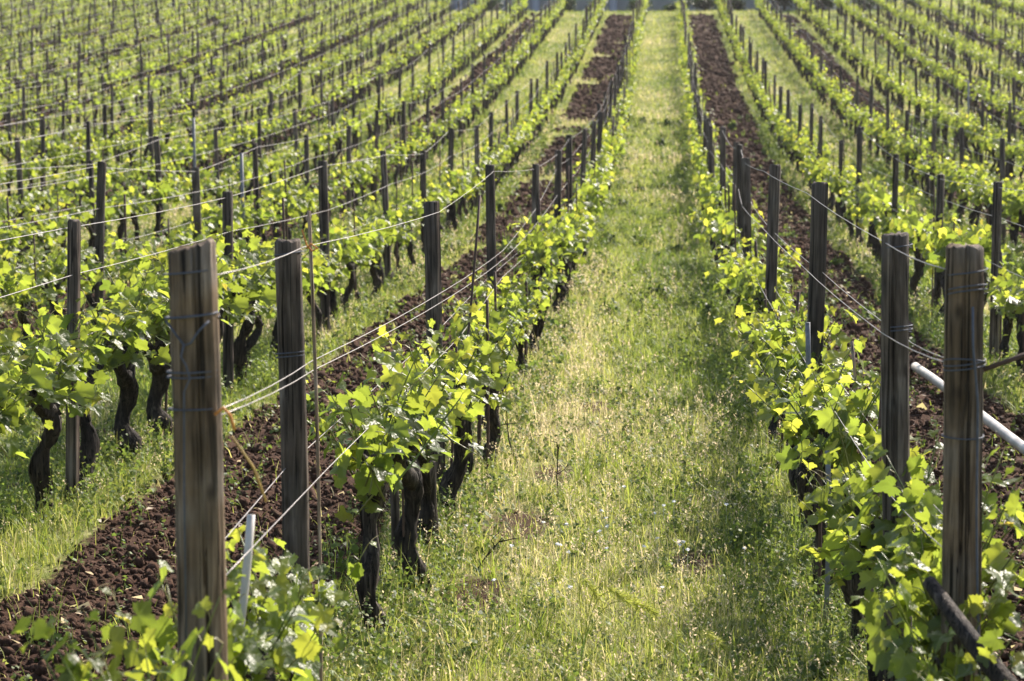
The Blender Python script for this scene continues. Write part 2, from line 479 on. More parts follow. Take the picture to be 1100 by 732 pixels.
def vine_canopy(seed, n_shoot, leaf_mb, shoot_mb, templates, size_mul=1.0, step=.062, half=.46, base=.60, hmul=1.0, fullness=1.0):
    """shoots growing up from the arms with leaves along them (vine-local, row along y)"""
    g = np.random.default_rng(seed)
    pos, nor, tip, siz, tin = [], [], [], [], []
    for s in range(n_shoot):
        y0 = g.uniform(-half, half)
        p = np.array([g.normal(0, .035), y0, base + g.normal(0, .035)])
        side = g.choice([-1, 1])
        d = np.array([side * abs(g.normal(.32, .30)), g.normal(0, .35), g.uniform(.45, 1.1)])
        low = g.random() < .13
        if low: d[2] = g.uniform(-.3, .3)
        d /= np.linalg.norm(d)
        ln = (g.uniform(.16, .46) if not low else g.uniform(.12, .3)) * hmul
        n = max(3, int(ln / step)); path = [p.copy()]; alt = g.choice([-1, 1])
        out_dir = np.array([side, 0, 0.0])
        for k in range(n):
            d = d + np.array([side * .05, g.normal(0, .07), (.07 if not low else -.05) + g.normal(0, .05)]); d /= np.linalg.norm(d)
            p = p + d * step; path.append(p.copy())
            t = k / n
            sz = (.091 - .050 * t ** 1.5) * g.uniform(.6, 1.25) * size_mul
            az = g.uniform(0, 6.28) if g.random() < .35 else math.atan2(alt, g.normal(0, .5))
            alt = -alt
            lat = np.array([math.sin(az), math.cos(az), 0])
            pl = g.uniform(.03, .07) * (1 - .5 * t)
            q = p + lat * pl + np.array([0, 0, .015])
            if shoot_mb is not None and g.random() < .9:
                shoot_mb.add(*tube([p, p + lat * pl * .5 + [0, 0, .014], q], .0016, 3, False), (t, g.random(), 0))
            nn = np.array([0, 0, .75]) + lat * g.uniform(.1, .9) + g.normal(0, .42, 3)
            pos.append(q); nor.append(nn); tip.append(lat + np.array([0, 0, g.uniform(-.9, .15)]) + g.normal(0, .2, 3)); siz.append(sz)
            age = np.clip(.085 + .50 * t ** 2 + g.normal(.12, .16), 0, 1)
            if t > .85 and g.random() < .3: age = g.uniform(.7, 1)
            tin.append((age, g.random(), 0))
            if g.random() < .25 * fullness:
                q2 = q + g.normal(0, .05, 3)
                pos.append(q2); nor.append(nn + g.normal(0, .5, 3)); tip.append(lat + g.normal(0, .5, 3)); siz.append(sz * .8); tin.append((np.clip(age + g.normal(0, .1), 0, 1), g.random(), 0))
        if shoot_mb is not None:
            m = len(path)
            shoot_mb.add(*tube(path, np.linspace(.0042, .0018, m), 5), (g.random() * .6, g.random(), 0))
            if g.random() < .4:                                     # a curling tendril at the tip
                tp = path[-1]; tt = np.linspace(0, 1, 7)
                cur = np.stack([tp[0] + side * .05 * tt, tp[1] + .05 * np.sin(tt * 4) * alt, tp[2] + .08 * tt - .05 * tt ** 2], 1)
                shoot_mb.add(*tube(cur, np.linspace(.0015, .0008, 7), 3, False), (.8, .6, 0))
    put_leaves(leaf_mb, np.array(pos), np.array(nor), np.array(tip), np.array(siz), np.array(tin), templates, g)

def vine_trunk(seed, mb, k=10, thick=1.0, fine=True):
    """a crooked old trunk that forks into two arms along the wire"""
    g = np.random.default_rng(seed)
    n = 15 if fine else 5
    t = np.linspace(0, 1, n)
    lean = g.normal(0, .05, 2); ph = g.uniform(0, 6.28, 4)
    H = g.uniform(.48, .60)
    hx = lean[0] * t + (.030 * np.sin(t * 5 + ph[0]) + .012 * np.sin(t * 13 + ph[2])) * np.minimum(t * 3, 1)
    hy = lean[1] * t * 2 + (.050 * np.sin(t * 4 + ph[1]) + .015 * np.sin(t * 11 + ph[3])) * np.minimum(t * 3, 1)
    path = np.stack([hx, hy, -.08 + t * (H + .08)], 1)
    rad = thick * (.042 - .011 * t + .016 * np.exp(-t * 8)) * (1 + .16 * np.sin(t * 17 + ph[0]) + .10 * g.standard_normal(n) * fine)
    rad[-1] *= .55
    mb.add(*tube(path, rad, k, True, .10 if fine else .05, seed, .17 if fine else 0))
    if fine:                                                        # stringy peeling bark
        for q in range(16):
            a0, t0, ln = g.uniform(0, 6.28), g.uniform(.0, .8), g.uniform(.12, .32)
            tt = np.linspace(t0, min(t0 + ln, 1), 6)
            c = np.stack([np.interp(tt, t, path[:, i]) for i in range(3)], 1)
            ro = np.interp(tt, t, rad) * 1.10 + .002 + .012 * np.linspace(0, 1, 6) ** 3 * g.uniform(0, 1)
            aa = a0 + np.cumsum(g.normal(0, .08, 6)); wd = .0055 * np.array([.5, 1, 1, 1, .8, .3])
            o_ = np.stack([np.cos(aa), np.sin(aa), 0 * aa], 1); tg = np.stack([-np.sin(aa), np.cos(aa), 0 * aa], 1)
            c = c + o_ * ro[:, None]
            mb.add(np.concatenate([c - tg * wd[:, None], c + tg * wd[:, None]]), np.array([[i, i + 1, i + 7, i + 6] for i in range(5)]))
    head = path[-2]
    for sgn in (-1, 1):
        one = g.random() < .15
        m = 10 if fine else 4
        u = np.linspace(0, 1, m); ln = g.uniform(.30, .46) * (.3 if one else 1)
        pa, pb = g.uniform(0, 6.28, 2)
        env = np.sin(u * 3.14)
        arm = np.stack([head[0] * (1 - u) + .03 * np.sin(u * 6 + pa) * u, head[1] + sgn * ln * u,
                        head[2] - .015 + (.66 - head[2]) * (1 - (1 - u) ** 1.8) + env * .035 * np.sin(u * 7 + pb)], 1)
        mb.add(*tube(arm, thick * np.linspace(.036, .015, m) * (1 + .15 * np.sin(u * 15 + pa)), max(5, k - 2), True, .12 if fine else .05, seed + 3, .12 if fine else 0))
        for q in range(4 if fine else 2):                           # knobbly spurs and old pruning stubs
            b = arm[int((m - 1) * g.uniform(.2, 1))]
            e = b + np.array([g.normal(0, .035), g.normal(0, .03), g.uniform(.03, .10)])
            mb.add(*tube([b, (b + e) / 2 + g.normal(0, .008, 3), e], [.017 * thick, .015, .008], 6 if fine else 4, True, .15, q))

# ------------------------------------------------------------------ words for labels
ORD = ['', 'first', 'second', 'third', 'fourth', 'fifth', 'sixth', 'seventh', 'eighth', 'ninth', 'tenth', 'eleventh', 'twelfth', 'thirteenth',
       'fourteenth', 'fifteenth', 'sixteenth', 'seventeenth', 'eighteenth', 'nineteenth']
TENS = {20: ('twentieth', 'twenty'), 30: ('thirtieth', 'thirty'), 40: ('fortieth', 'forty'), 50: ('fiftieth', 'fifty'), 60: ('sixtieth', 'sixty'),
        70: ('seventieth', 'seventy'), 80: ('eightieth', 'eighty')}
def ordinal(n):
    if n < 20: return ORD[n]
    t = n // 10 * 10
    return TENS[t][0] if n % 10 == 0 else TENS[t][1] + '-' + ORD[n % 10]
def row_name(k):
    return ('first row' if k in (0, -1) else ordinal(k + 1 if k >= 0 else -k) + ' row') + (' right' if k >= 0 else ' left') + ' of the path'

ROWS = list(range(-22, 12))                                          # 0 = first row right of the path, -1 = first row left
def row_x(k): return X0 + W * k
def row_end(k):
    return RIDGE - 2.5 if row_x(k) > -11 else RIDGE + 34 * float(smooth(-11, -19, row_x(k)))

def in_view(x, y, z0, z1, half=.0, m=0):
    ok = False
    for zz in (z0, (z0 + z1) / 2, z1):
        for xx, yy in ((x, y - half), (x, y), (x, y + half)):
            if yy < 1: continue
            px, py, d = project(xx, yy, zz)
            if -m <= px <= 1100 + m and -m <= py <= 732 + m and d > 1: ok = True
    return ok

# ------------------------------------------------------------------ posts
def post_mesh(seed, h, r, k=12, lean=(0, 0), tilt=0.0, crack=0.0, rings=9):
    g = np.random.default_rng(seed)
    t = np.linspace(0, 1, rings)
    path = np.stack([lean[0] * t + .008 * np.sin(t * 4 + seed), lean[1] * t, -.25 + t * (h + .25)], 1)
    v, f = tube(path, r * (1.03 - .08 * t), k, True, .012, seed, .02)
    v = v.copy()
    top = np.arange((rings - 1) * k, rings * k)
    v[top, 2] += g.normal(0, .0035 * min(1, r / .05) if h > 1.2 else .002, k)
    if tilt: v[top, 2] += tilt * (v[top, 0] - path[-1, 0]) / r
    if crack:                                                       # a drying crack down one side
        a = np.arctan2(v[:, 1], v[:, 0] - lean[0] * np.clip(v[:, 2] / h, 0, 1))
        sel = np.abs(np.angle(np.exp(1j * (a - crack)))) < .62 * 6.28 / k
        sel[-2:] = False
        ax = np.stack([np.interp(v[:, 2], path[:, 2], path[:, 0]), np.interp(v[:, 2], path[:, 2], path[:, 1])], 1)
        v[sel, :2] = ax[sel] + (v[sel, :2] - ax[sel]) * .62
    m = MB(); 
    # small worn bevel on the top rim
    cxy = path[-1, :2]
    rim = v[top].copy(); rim[:, :2] = cxy + (rim[:, :2] - cxy) * .86; rim[:, 2] += .006
    nb = len(v)
    q = np.stack([top, np.roll(top, -1), nb + (np.arange(k) + 1) % k, nb + np.arange(k)], 1)
    v2 = np.concatenate([v, rim, [[*cxy, rim[:, 2].mean() + .001]]])
    capn = nb + k
    caps = np.stack([np.full(k, capn), nb + np.arange(k), nb + (np.arange(k) + 1) % k], 1)
    m.add(v2, [f[0], q, caps, f[1]])
    return m

POST_VAR = [post_mesh(100 + s, 1.0, .038, 16, rings=8, crack=(s - 5) * .6 or .3).mesh('post', M_POST) for s in range(10)]
GRID0, GSTEP = 7.25, 4.0
def post_spots(k):
    g = np.random.default_rng(500 + k)
    e = row_end(k)
    if k == 0: ys = [11.3, 15.9, 19.2, 22.3, 25.6] + list(np.arange(29.3, e, 3.6))
    elif k == -1: ys = [11.9, 16.3, 20.5] + list(np.arange(24.6, e, 3.8))
    elif k == 1: ys = [9.7, 14.1, 18.4, 22.8, 27.0, 31.0] + list(np.arange(34.6, e, 3.6))
    elif k == -2: ys = [7.2, 11.6, 16.0, 20.2, 25.4, 29.0] + list(np.arange(33.0, e, 3.9))
    else: ys = list(np.arange(GRID0 + g.normal(0, .3), e, GSTEP))
    return [y + g.normal(0, .12) if i > 5 else y for i, y in enumerate(ys)]

posts = []                                                           # (k, x, y, h)
for k in ROWS:
    g = np.random.default_rng(900 + k)
    for y in post_spots(k):
        x = row_x(k) + g.normal(0, .03)
        h = g.normal(1.52, .07)
        if k == 0 and y < 30: h = g.normal(1.68, .03)
        if k == -1: h = g.normal(1.6, .03)
        posts.append((k, x, y, max(1.3, h), g.integers(0, 10), g.normal(0, .022), g.normal(0, .022)))
vis, rest = [], []
for p in posts:
    z0 = float(terrain(p[1], p[2]))
    if in_view(p[1], p[2], z0 + .5, z0 + p[3]): vis.append(p)
    elif in_view(p[1], p[2], z0 + .5, z0 + p[3], m=max(120, F_PX * 2.0 / p[2])): rest.append(p)
vis.sort(key=lambda p: p[2])
N_POST = 290
rest += vis[N_POST:]; vis = vis[:N_POST]
cnt = {0: 2, -1: 2}                                                  # the two end posts of these rows are built on their own below
for (k, x, y, h, var, rx, ry) in vis:
    cnt[k] = cnt.get(k, 0) + 1
    o = link('wooden_post', POST_VAR[var], None, (x, y, float(terrain(x, y))), (rx, ry, rng.uniform(0, 6.28)))
    fat = rng.uniform(.9, 1.2)
    o.scale = (fat, fat, h)
    tag(o, f'weathered grey wooden post, {ordinal(cnt[k])} from the front in the {row_name(k)}', 'post', 'wooden posts holding up the vine rows')
# end posts
def ring_tie(mb, c, r, z, tilt=0.0, rad=.0020, turns=1.0, seed=0):
    a = np.linspace(0, 2 * np.pi * turns, int(26 * turns))
    mb.add(*tube(np.stack([c[0] + r * np.cos(a), c[1] + r * np.sin(a), z + tilt * np.cos(a + seed) + .012 * a / 6.28], 1), rad, 5, False))

def end_post(x, y, h, r, label, seed, lean, tilt, crack, ties, mat=M_ENDPOST):
    root = link('wooden_post', None, None, (x, y, float(terrain(x, y))))
    tag(root, label, 'post', 'wooden posts holding up the vine rows')
    post_mesh(seed, h, r, 48, lean, tilt, crack, 20).build('shaft', mat, root)
    for i, (zz, tl) in enumerate(ties):
        t = MB(); u = zz / h
        ring_tie(t, (lean[0] * u, lean[1] * u), r * 1.035, zz, tl, .0021, 2.15 if i % 2 else 1.1, i)
        t.build('wire_tie', M_TIE, root)
    return root

ep = end_post(-1.05, 5.05, 1.762, .058, 'thick brown end post with slanted top and long crack, left of the path', 61, (-.035, 0),   .014, -1.12,
              [(1.70, .004), (1.46, .0), (1.385, .002)])
t = MB()
ring_tie(t, (-.03, 0), .061, 1.60, .004, .0028, 1.0)
t.add(*tube([(-.08, -.05, 1.60), (-.055, -.062, 1.57), (-.035, -.066, 1.545), (-.02, -.066, 1.55), (.0, -.062, 1.58), (.02, -.05, 1.60)], .0028, 5))
t.add(*tube([(-.035, -.067, 1.548), (-.042, -.07, 1.52), (-.03, -.072, 1.50), (-.022, -.07, 1.47), (-.036, -.069, 1.44), (-.040, -.068, 1.2), (-.04, -.067, .8)], .0024, 5))
t.build('twisted_wire', M_TIE, ep)
end_post(-1.21, 7.25, 1.645, .045, 'slim grey-brown post beside a dry cane, second from front left of the path', 62, (-.02, 0), .0, -1.9,
         [(1.60, .004), (1.26, .004)], M_POST)
er = end_post(.80, 6.0, 1.71, .053, 'thick brown end post wound with blue twine, right of the path', 63, (0.005, 0), .0, -1.7,
              [(1.64, .006), (1.585, .010), (1.40, .012), (1.385, -.006), (1.2, .004)])
t = MB()
t.add(*tube([(.015, -.058, 1.56), (.018, -.062, 1.45), (.026, -.062, 1.38), (.034, -.058, 1.30), (.037, -.056, 1.0), (.045, -.06, .75), (.055, -.06, .55)], .0035, 6))
t.build('hanging_twine', M_TIE, er)
end_post(.775, 7.2, 1.675, .045, 'dark grey wooden post, second from the front right of the path', 64, (-.03, 0), .0, 4.3,
         [(1.635, .003), (1.365, .003)], M_POST)

# pale metal poles standing among the posts
for k, y, h, lab in ((-4, 33.0, 1.75, 'thin pale metal pole standing in the fourth row left of the path'),
                     (-6, 36.0, 1.8, 'thin pale metal pole standing in the sixth row left of the path'),
                     (-3, 26.5, 1.5, 'thin pale metal pole standing in the third row left of the path'),
                     (3, 50.0, 1.7, 'thin pale metal pole standing in the fourth row right of the path'),
                     (5, 62.0, 1.7, 'thin pale metal pole standing in the sixth row right of the path'),
                     (4, 44.0, 1.6, 'thin pale metal pole standing in the fifth row right of the path')):
    x = row_x(k) + .06; m = MB()
    m.add(*tube([(0, 0, -.2), (.01, 0, h * .5), (0, 0, h)], .021, 8))
    o = m.build('metal_pole', M_STEEL); o.location = (x, y, float(terrain(x, y)))
    tag(o, lab, 'pole', 'metal poles among the vines')

# ------------------------------------------------------------------ vines
NEAR_VAR = []
for s in range(12):
    lm, sm, tm = MB(), MB(), MB()
    vine_canopy(1000 + s, 20 + s % 5 if s < 8 else 30, lm, sm, BIG)
    vine_trunk(1100 + s, tm, 16)
    NEAR_VAR.append((tm.mesh('trunk', M_BARK), sm.mesh('shoots', M_SHOOT), lm.mesh('foliage', M_LEAF)))
MID_VAR = []
for s in range(12):
    lm, tm = MB(), MB()
    vine_canopy(2000 + s, 20 + s % 5, lm, None, MIDL, 1.12, .066)
    vine_trunk(2100 + s, tm, 7)
    MID_VAR.append((tm.mesh('trunk', M_BARK), lm.mesh('foliage', M_LEAF)))

vines = []
for k in ROWS:
    g = np.random.default_rng(1300 + k)
    y = {0: 5.7, -1: 8.5}.get(k, 6.0 + g.uniform(0, 1))
    if k == -1: vines += [(k, -1.14, 4.97, 2, .95, 1), (k, -1.08, 5.5, 3, 1.0, 0), (k, -1.06, 6.3, 5, .80, 1)]
    while y < row_end(k):
        gap = g.random() < .07 and y > 14
        if not gap: vines.append((k, row_x(k) + g.normal(0, .035) + (.10 if k == -1 else 0), y, g.integers(0, 1000), g.choice([g.uniform(.92, 1.12), g.uniform(.68, .95)], p=[.7, .3]), g.integers(0, 2)))
        y += g.normal(.90, .07)
vv, vr = [], []
for p in vines:
    z0 = float(terrain(p[1], p[2]))
    if in_view(p[1], p[2], z0 + .1, z0 + 1.0, .4): vv.append(p)
    elif in_view(p[1], p[2], z0 + .1, z0 + 1.0, .4, m=max(120, F_PX * 2.2 / p[2])): vr.append(p)
vv.sort(key=lambda p: p[2])
N_VINE = 300
vr += vv[N_VINE:]; vv = vv[:N_VINE]
cnt = {}
for (k, x, y, sd, sc, flip) in vv:
    cnt[k] = cnt.get(k, 0) + 1
    root = link('grapevine', None, None, (x, y, float(terrain(x, y))), (0, 0, math.pi * flip + rng.normal(0, .06)))
    tag(root, f'leafy green grapevine, {ordinal(cnt[k])} from the front in the {row_name(k)}', 'grapevine', 'grapevines trained along the wires')
    z_s = sc * rng.uniform(.93, 1.08)
    if y < 19:
        tr, sh, lf = NEAR_VAR[8 + sd % 4 if (y < 6 and k == -1) or (k == 0 and y < 9.5) or (k == -2 and y < 19) else sd % 8]
        parts = [('trunk', tr), ('shoots', sh), ('foliage', lf)]
    else:
        tr, lf = MID_VAR[sd % len(MID_VAR)]
        parts = [('trunk', tr), ('foliage', lf)]
    for nm, me in parts:
        o = link(nm, me, root); o.scale = (sc * (1.25 if k == -2 and y < 19 else .82 if k == -1 and y < 7 else 1), 1.0, z_s * (1.1 if k == -2 and y < 19 else 1))
# all the vines further up the slope
fm_t, fm_l = MB(), MB()
FAR_L = []
for s in range(10):
    a, b = MB(), MB()
    vine_canopy(3000 + s, 17, a, None, TINY, 1.42, .072, fullness=.6)
    vine_trunk(3100 + s, b, 5, 1.1, False)
    FAR_L.append((a, b))
for (k, x, y, sd, sc, flip) in vr:
    z = float(terrain(x, y))
    sg = 1 if flip else -1
    for src, dst in zip(FAR_L[sd % 10], (fm_l, fm_t)):
        v = np.concatenate(src.v) * [sc * sg, sg, sc] + [x, y, z]
        off = 0
        dst.add(v, list(src.f), np.concatenate(src.c))
root = link('distant_grapevines', None, None, (0, 0, 0))
tag(root, 'mass of small leafy grapevines in rows high up the far slope', 'grapevines', kind='stuff')
o = fm_l.build('foliage', M_LEAF, root); tag(o, kind='stuff')
o = fm_t.build('trunks', M_BARK, root); tag(o, kind='stuff')

if rest:
    far = MB()
    for (k, x, y, h, var, rx, ry) in rest:
        z = float(terrain(x, y))
        far.add(*tube([(x, y, z - .2), (x + ry * .5, y, z + h * .5), (x + ry, y, z + h)], [.047, .045, .043], 7))
    for (k, x, y, sd, sc, flip) in vr + vv:
        if y < 40 or rng.random() < .62: continue
        z = float(terrain(x, y)); l = rng.normal(0, .05)
        far.add(*tube([(x + .04, y + .3, z), (x + .04 + l, y + .3, z + rng.uniform(.9, 1.55))], .016, 5))
    tag(far.build('distant_posts', M_POST), 'many small dark posts and thin stakes high up the far slope', 'posts', kind='stuff')

# ------------------------------------------------------------------ wires
def wire_obj(pts, r, label, grp='wires strung along the vine rows'):
    m = MB(); m.add(*tube(pts, r, 5, True))
    return tag(m.build('trellis_wire', M_WIRE), label, 'wire', grp)

def strand(k, anchors, top, dx=0.0, sag=.010, end=None, y0=None):
    """wire through the row's posts; anchors = [(y, x, z), ...] fixed near points"""
    ys = [p[2] for p in posts if p[0] == k]
    hs = {p[2]: p for p in posts if p[0] == k}
    pts = [(a[1], a[0], a[2] + float(terrain(a[1], a[0]))) for a in anchors]
    last = anchors[-1][0] if anchors else (y0 or 4.0)
    if not anchors:
        pts.append((row_x(k) + dx, last, top + float(terrain(row_x(k), last))))
    g = np.random.default_rng(int(k * 31 + top * 100 + dx * 1000 + 5000))
    for y in ys:
        if y <= last + .3 or y > (end or 1e9): continue
        h = hs[y][3]
        zz = min(top, h - .05) + g.normal(0, .012)
        if top > 1.4: zz = h - .035
        pts.append((hs[y][1] + dx, y, zz + float(terrain(hs[y][1], y))))
    out = []
    for a, b in zip(pts[:-1], pts[1:]):
        for u in np.linspace(0, 1, 5)[:-1]:
            p = np.array(a) * (1 - u) + np.array(b) * u
            p[2] -= sag * 4 * u * (1 - u)
            out.append(p)
    out.append(np.array(pts[-1]))
    return np.array(out)

for k in ROWS:
    if k < -21 or k > 10: continue
    rr = .0017 + .0003 * min(abs(k + .5), 5)
    nm = row_name(k)
    if k == -1:
        wire_obj(strand(k, [(5.03, -1.03, 1.70), (7.25, -1.175, 1.63), (11.9, -1.2, 1.53)], 1.55), .0015, 'top wire from the slanted end post along the ' + nm)
        wire_obj(strand(k, [(5.05, -1.03, 1.385), (7.25, -1.16, 1.25), (11.9, -1.17, 1.11), (16.3, -1.17, 1.05), (20.5, -1.17, 1.17), (25, -1.18, 1.42)], 1.38, 0.0), .0015,
                 'upper strand of the sagging middle wire pair in the ' + nm)
        wire_obj(strand(k, [(5.05, -1.03, 1.372), (7.25, -1.15, 1.222), (11.9, -1.15, 1.07), (16.3, -1.15, 1.0), (20.5, -1.15, 1.05), (25, -1.17, 1.12)], 1.1, 0.0), .0015,
                 'lower strand of the sagging middle wire pair in the ' + nm)
        wire_obj(strand(k, [(5.05, -1.03, .98), (7.25, -1.10, .90), (11.9, -1.09, .86)], .84, .06, 0.0), .0015, 'right-hand low wire among the leaves of the ' + nm)
        wire_obj(strand(k, [(5.05, -1.12, .96), (7.25, -1.24, .90), (11.9, -1.24, .86)], .84, -.06, 0.0), .0015, 'left-hand low wire among the leaves of the ' + nm)
    elif k == 0:
        wire_obj(strand(k, [(6.0, .75, 1.655), (7.2, .705, 1.655), (11.3, .715, 1.66)], 1.65, -.03), .0015, 'top wire from the twine-wound end post along the ' + nm)
        wire_obj(strand(k, [(6.0, .77, 1.40), (7.2, .70, 1.365), (11.3, .70, 1.29)], 1.27, -.05), .0016, 'upper strand of the middle wire pair in the ' + nm)
        wire_obj(strand(k, [(6.0, .83, 1.40), (7.2, .80, 1.33), (11.3, .80, 1.26)], 1.22, .05), .0016, 'lower strand of the middle wire pair in the ' + nm)
        wire_obj(strand(k, [(6.0, .76, .90), (7.2, .71, .87), (11.3, .70, .84)], .82, -.05), .0015, 'left-hand low wire among the leaves of the ' + nm)
        wire_obj(strand(k, [(6.0, .84, .92), (7.2, .82, .87), (11.3, .80, .84)], .82, .05), .0015, 'right-hand low wire among the leaves of the ' + nm)
    else:
        ys = [p for p in posts if p[0] == k]
        st = max(4.0, abs(row_x(k) + (.0 if k < 0 else 0)) / .33 - 6)
        wire_obj(strand(k, [], 1.5, 0, y0=st), rr, 'thin top wire along the ' + nm)
        wire_obj(strand(k, [], 1.18, .04, y0=st), rr, 'thin middle wire along the ' + nm)
        wire_obj(strand(k, [], .84, -.04, y0=st), rr, 'thin low wire along the ' + nm)

# ------------------------------------------------------------------ stakes, canes, pipes
def rod(name, p0, p1, r, mat, label, cat, group=None, k=7, bend=.01):
    m = MB(); a, b = np.array(p0, float), np.array(p1, float)
    u = np.linspace(0, 1, 7)[:, None]
    path = (b - a) * u + np.array([bend, bend * .5, 0]) * np.sin(u * 3.14)
    m.add(*tube(path, r, k))
    o = m.build(name, mat); o.location = a
    return tag(o, label, cat, group)

def G(x, y): return float(terrain(x, y))
rod('cane', (-1.125, 7.2, G(-1.12, 7.2)), (-1.15, 7.2, 1.75), .006, M_CANE, 'straight dry pinkish cane tied beside the slim post left of the path', 'cane')
rod('cane', (-1.10, 11.4, 0), (-.98, 11.9, 1.62), .007, M_RUST, 'tall brown stick leaning past the leaves in the first row left', 'stick')
rod('stake', (-1.125, 5.5, .42), (-1.055, 5.62, 1.04), .011, M_PIPE, 'short white plastic stake leaning among leaves by the slanted end post', 'stake', k=10)
rod('stake', (-1.16, 9.6, 0), (-1.20, 9.6, .93), .020, M_POST, 'stubby brown wooden stake poking out of the vine leaves left of the path', 'stake', k=9)
rod('metal_rod', (-1.10, 9.3, 0), (-1.11, 9.3, .78), .005, M_RUST, 'thin rusty rod at the edge of the grass, first row left', 'rod')
rod('metal_rod', (-1.08, 13.0, 0), (-1.10, 13.1, .95), .012, M_RUST, 'dark rusty rod behind the vine stump, first row left', 'rod')
rod('metal_rod', (.66, 8.9, 0), (.66, 8.9, .72), .011, M_STEEL, 'grey metal rod beside the front trunks right of the path', 'rod')
rod('metal_rod', (.70, 10.8, 0), (.70, 10.85, 1.05), .013, M_STEEL, 'grey metal rod close by the third post right of the path', 'rod')
rod('cane', (.86, 9.3, .1), (.80, 9.5, 1.10), .007, M_CANE, 'dry brown cane standing among the vine leaves right of the path', 'cane')
rod('anchor_rod', (.85, 6.0, 1.385), (1.85, 6.9, 1.62), .007, M_RUST, 'thin dark rod fixed to the twine-wound end post, running off rightwards', 'rod')
# small stakes beside vines, seen among the trunks
g = np.random.default_rng(77); n_st = {}
for (k, x, y, sd, sc, flip) in vv:
    if y > 40 or g.random() < (.5 if y < 24 else .62) or (k in (0, -1) and y < 8): continue
    n_st[k] = n_st.get(k, 0) + 1
    xx, yy = x + g.normal(0, .04), y + g.choice([-1, 1]) * g.uniform(.1, .3)
    hh = g.uniform(.65, 1.15) if y < 18 else g.uniform(.8, 1.45)
    rod('vine_stake', (xx, yy, G(xx, yy) - .05), (xx + g.normal(0, .03), yy, G(xx, yy) + hh), g.uniform(.007, .012), M_RUST,
        f'thin dark vine stake, {ordinal(n_st[k])} from the front in the {row_name(k)}', 'stake', 'thin stakes beside the vines', 6, .004)

m = MB()
pp = np.array([(1.955, 17.4, .09), (1.985, 16.6, .10), (2.02, 15.6, .105), (2.07, 14.4, .10), (2.14, 13.0, .085), (2.26, 11.3, .07), (2.4, 9.8, .06)])
m.add(*tube(pp, .033, 14))
pipe = m.build('water_pipe', M_PIPE)
tag(pipe, 'white plastic pipe lying on the brown soil behind the right end post', 'pipe')
m = MB(); a = np.linspace(0, 2 * np.pi, 15)
m.add(*tube([(1.95, 17.45, .09), (1.954, 17.40, .09)], [.024, .035], 14)); m.build('end_cap', M_PIPE, pipe)

# old stump of a cut vine and a cut vine head
m = MB(); m.add(*tube([(0, 0, -.05), (.01, 0, .1), (.0, .01, .25), (-.01, .0, .38), (-.008, 0, .43)], [.052, .042, .044, .05, .046], 12, True, .09, 5))
o = m.build('vine_stump', M_BARK); o.location = (-1.10, 10.35, G(-1.1, 10.35)); tag(o, 'dark leafless cut vine stump at the left edge of the grass', 'stump')
# heavy old trunk in the right foreground, leaning towards the end post
m = MB(); m.add(*tube([(.20, -.70, .46), (.12, -.55, .58), (.05, -.42, .69), (-.07, -.25, .83), (-.16, -.08, .95)], [.034, .034, .031, .026, .018], 12, True, .10, 9))
root = link('grapevine', None, None, (.86, 5.9, -.10)); tag(root, 'thick bare vine arm slanting across the front of the right end post', 'grapevine', 'grapevines trained along the wires')
m.build('trunk', M_BARK, root)
t = MB(); a = np.linspace(0, 2 * np.pi * 2.2, 30)
t.add(*tube(np.stack([.12 + .044 * np.cos(a) , -.55 + .01 * a / 3 + 0 * a, .58 + .044 * np.sin(a)], 1), .004, 5))
t.add(*tube([(.12, -.57, .625), (.11, -.59, .66), (.105, -.6, .70)], .004, 5)); t.add(*tube([(.13, -.59, .54), (.12, -.61, .46), (.13, -.6, .38)], .004, 5))
t.build('willow_tie', M_STRAWTIE, root)
# orange twine bits
def bit(pts, mat, label, r=.003):
    m = MB(); m.add(*tube(pts, r, 5)); return tag(m.build('twine_tie', mat), label, 'twine', None)
bit([(-1.02, 5.0, 1.385), (-1.0, 5.0, 1.40), (-.985, 5.0, 1.385), (-.975, 5.0, 1.35)], M_TWINE, 'orange twine knot where the wire pair meets the slanted post', .004)
bit([(-1.155, 7.18, 1.63), (-1.14, 7.17, 1.645), (-1.12, 7.18, 1.63), (-1.14, 7.19, 1.62), (-1.155, 7.18, 1.64), (-1.17, 7.18, 1.69)], M_TWINE, 'orange twine tying the dry cane beside the slim left post', .003)
bit([(-1.08, 9.55, .66), (-1.06, 9.55, .62), (-1.045, 9.55, .59)], M_TWINE, 'short orange twine strand hanging under leaves left of the path', .004)
bit([(-1.0, 5.1, 1.32), (-.96, 5.15, 1.24), (-.94, 5.2, 1.15)], M_STRAWTIE, 'dry yellow willow strand curling beside the slanted end post', .003)

# ------------------------------------------------------------------ grass, weeds, clods
def scatter(n_per, y0, y1, accept):
    """random ground points inside the view with margin; n_per(y) per square metre"""
    xs, ys = [], []
    edges = lines(y0, y1, lambda y: .06 * y)
    for a, b in zip(edges[:-1], edges[1:]):
        ym = (a + b) / 2
        xl, xr = -.335 * ym - 1.2, .20 * ym + 1.2
        n = int(n_per(ym) * (xr - xl) * (b - a))
        xs.append(rng.uniform(xl, xr, n)); ys.append(rng.uniform(a, b, n))
    x, y = np.concatenate(xs), np.concatenate(ys)
    keep = accept(x, y)
    return x[keep], y[keep]

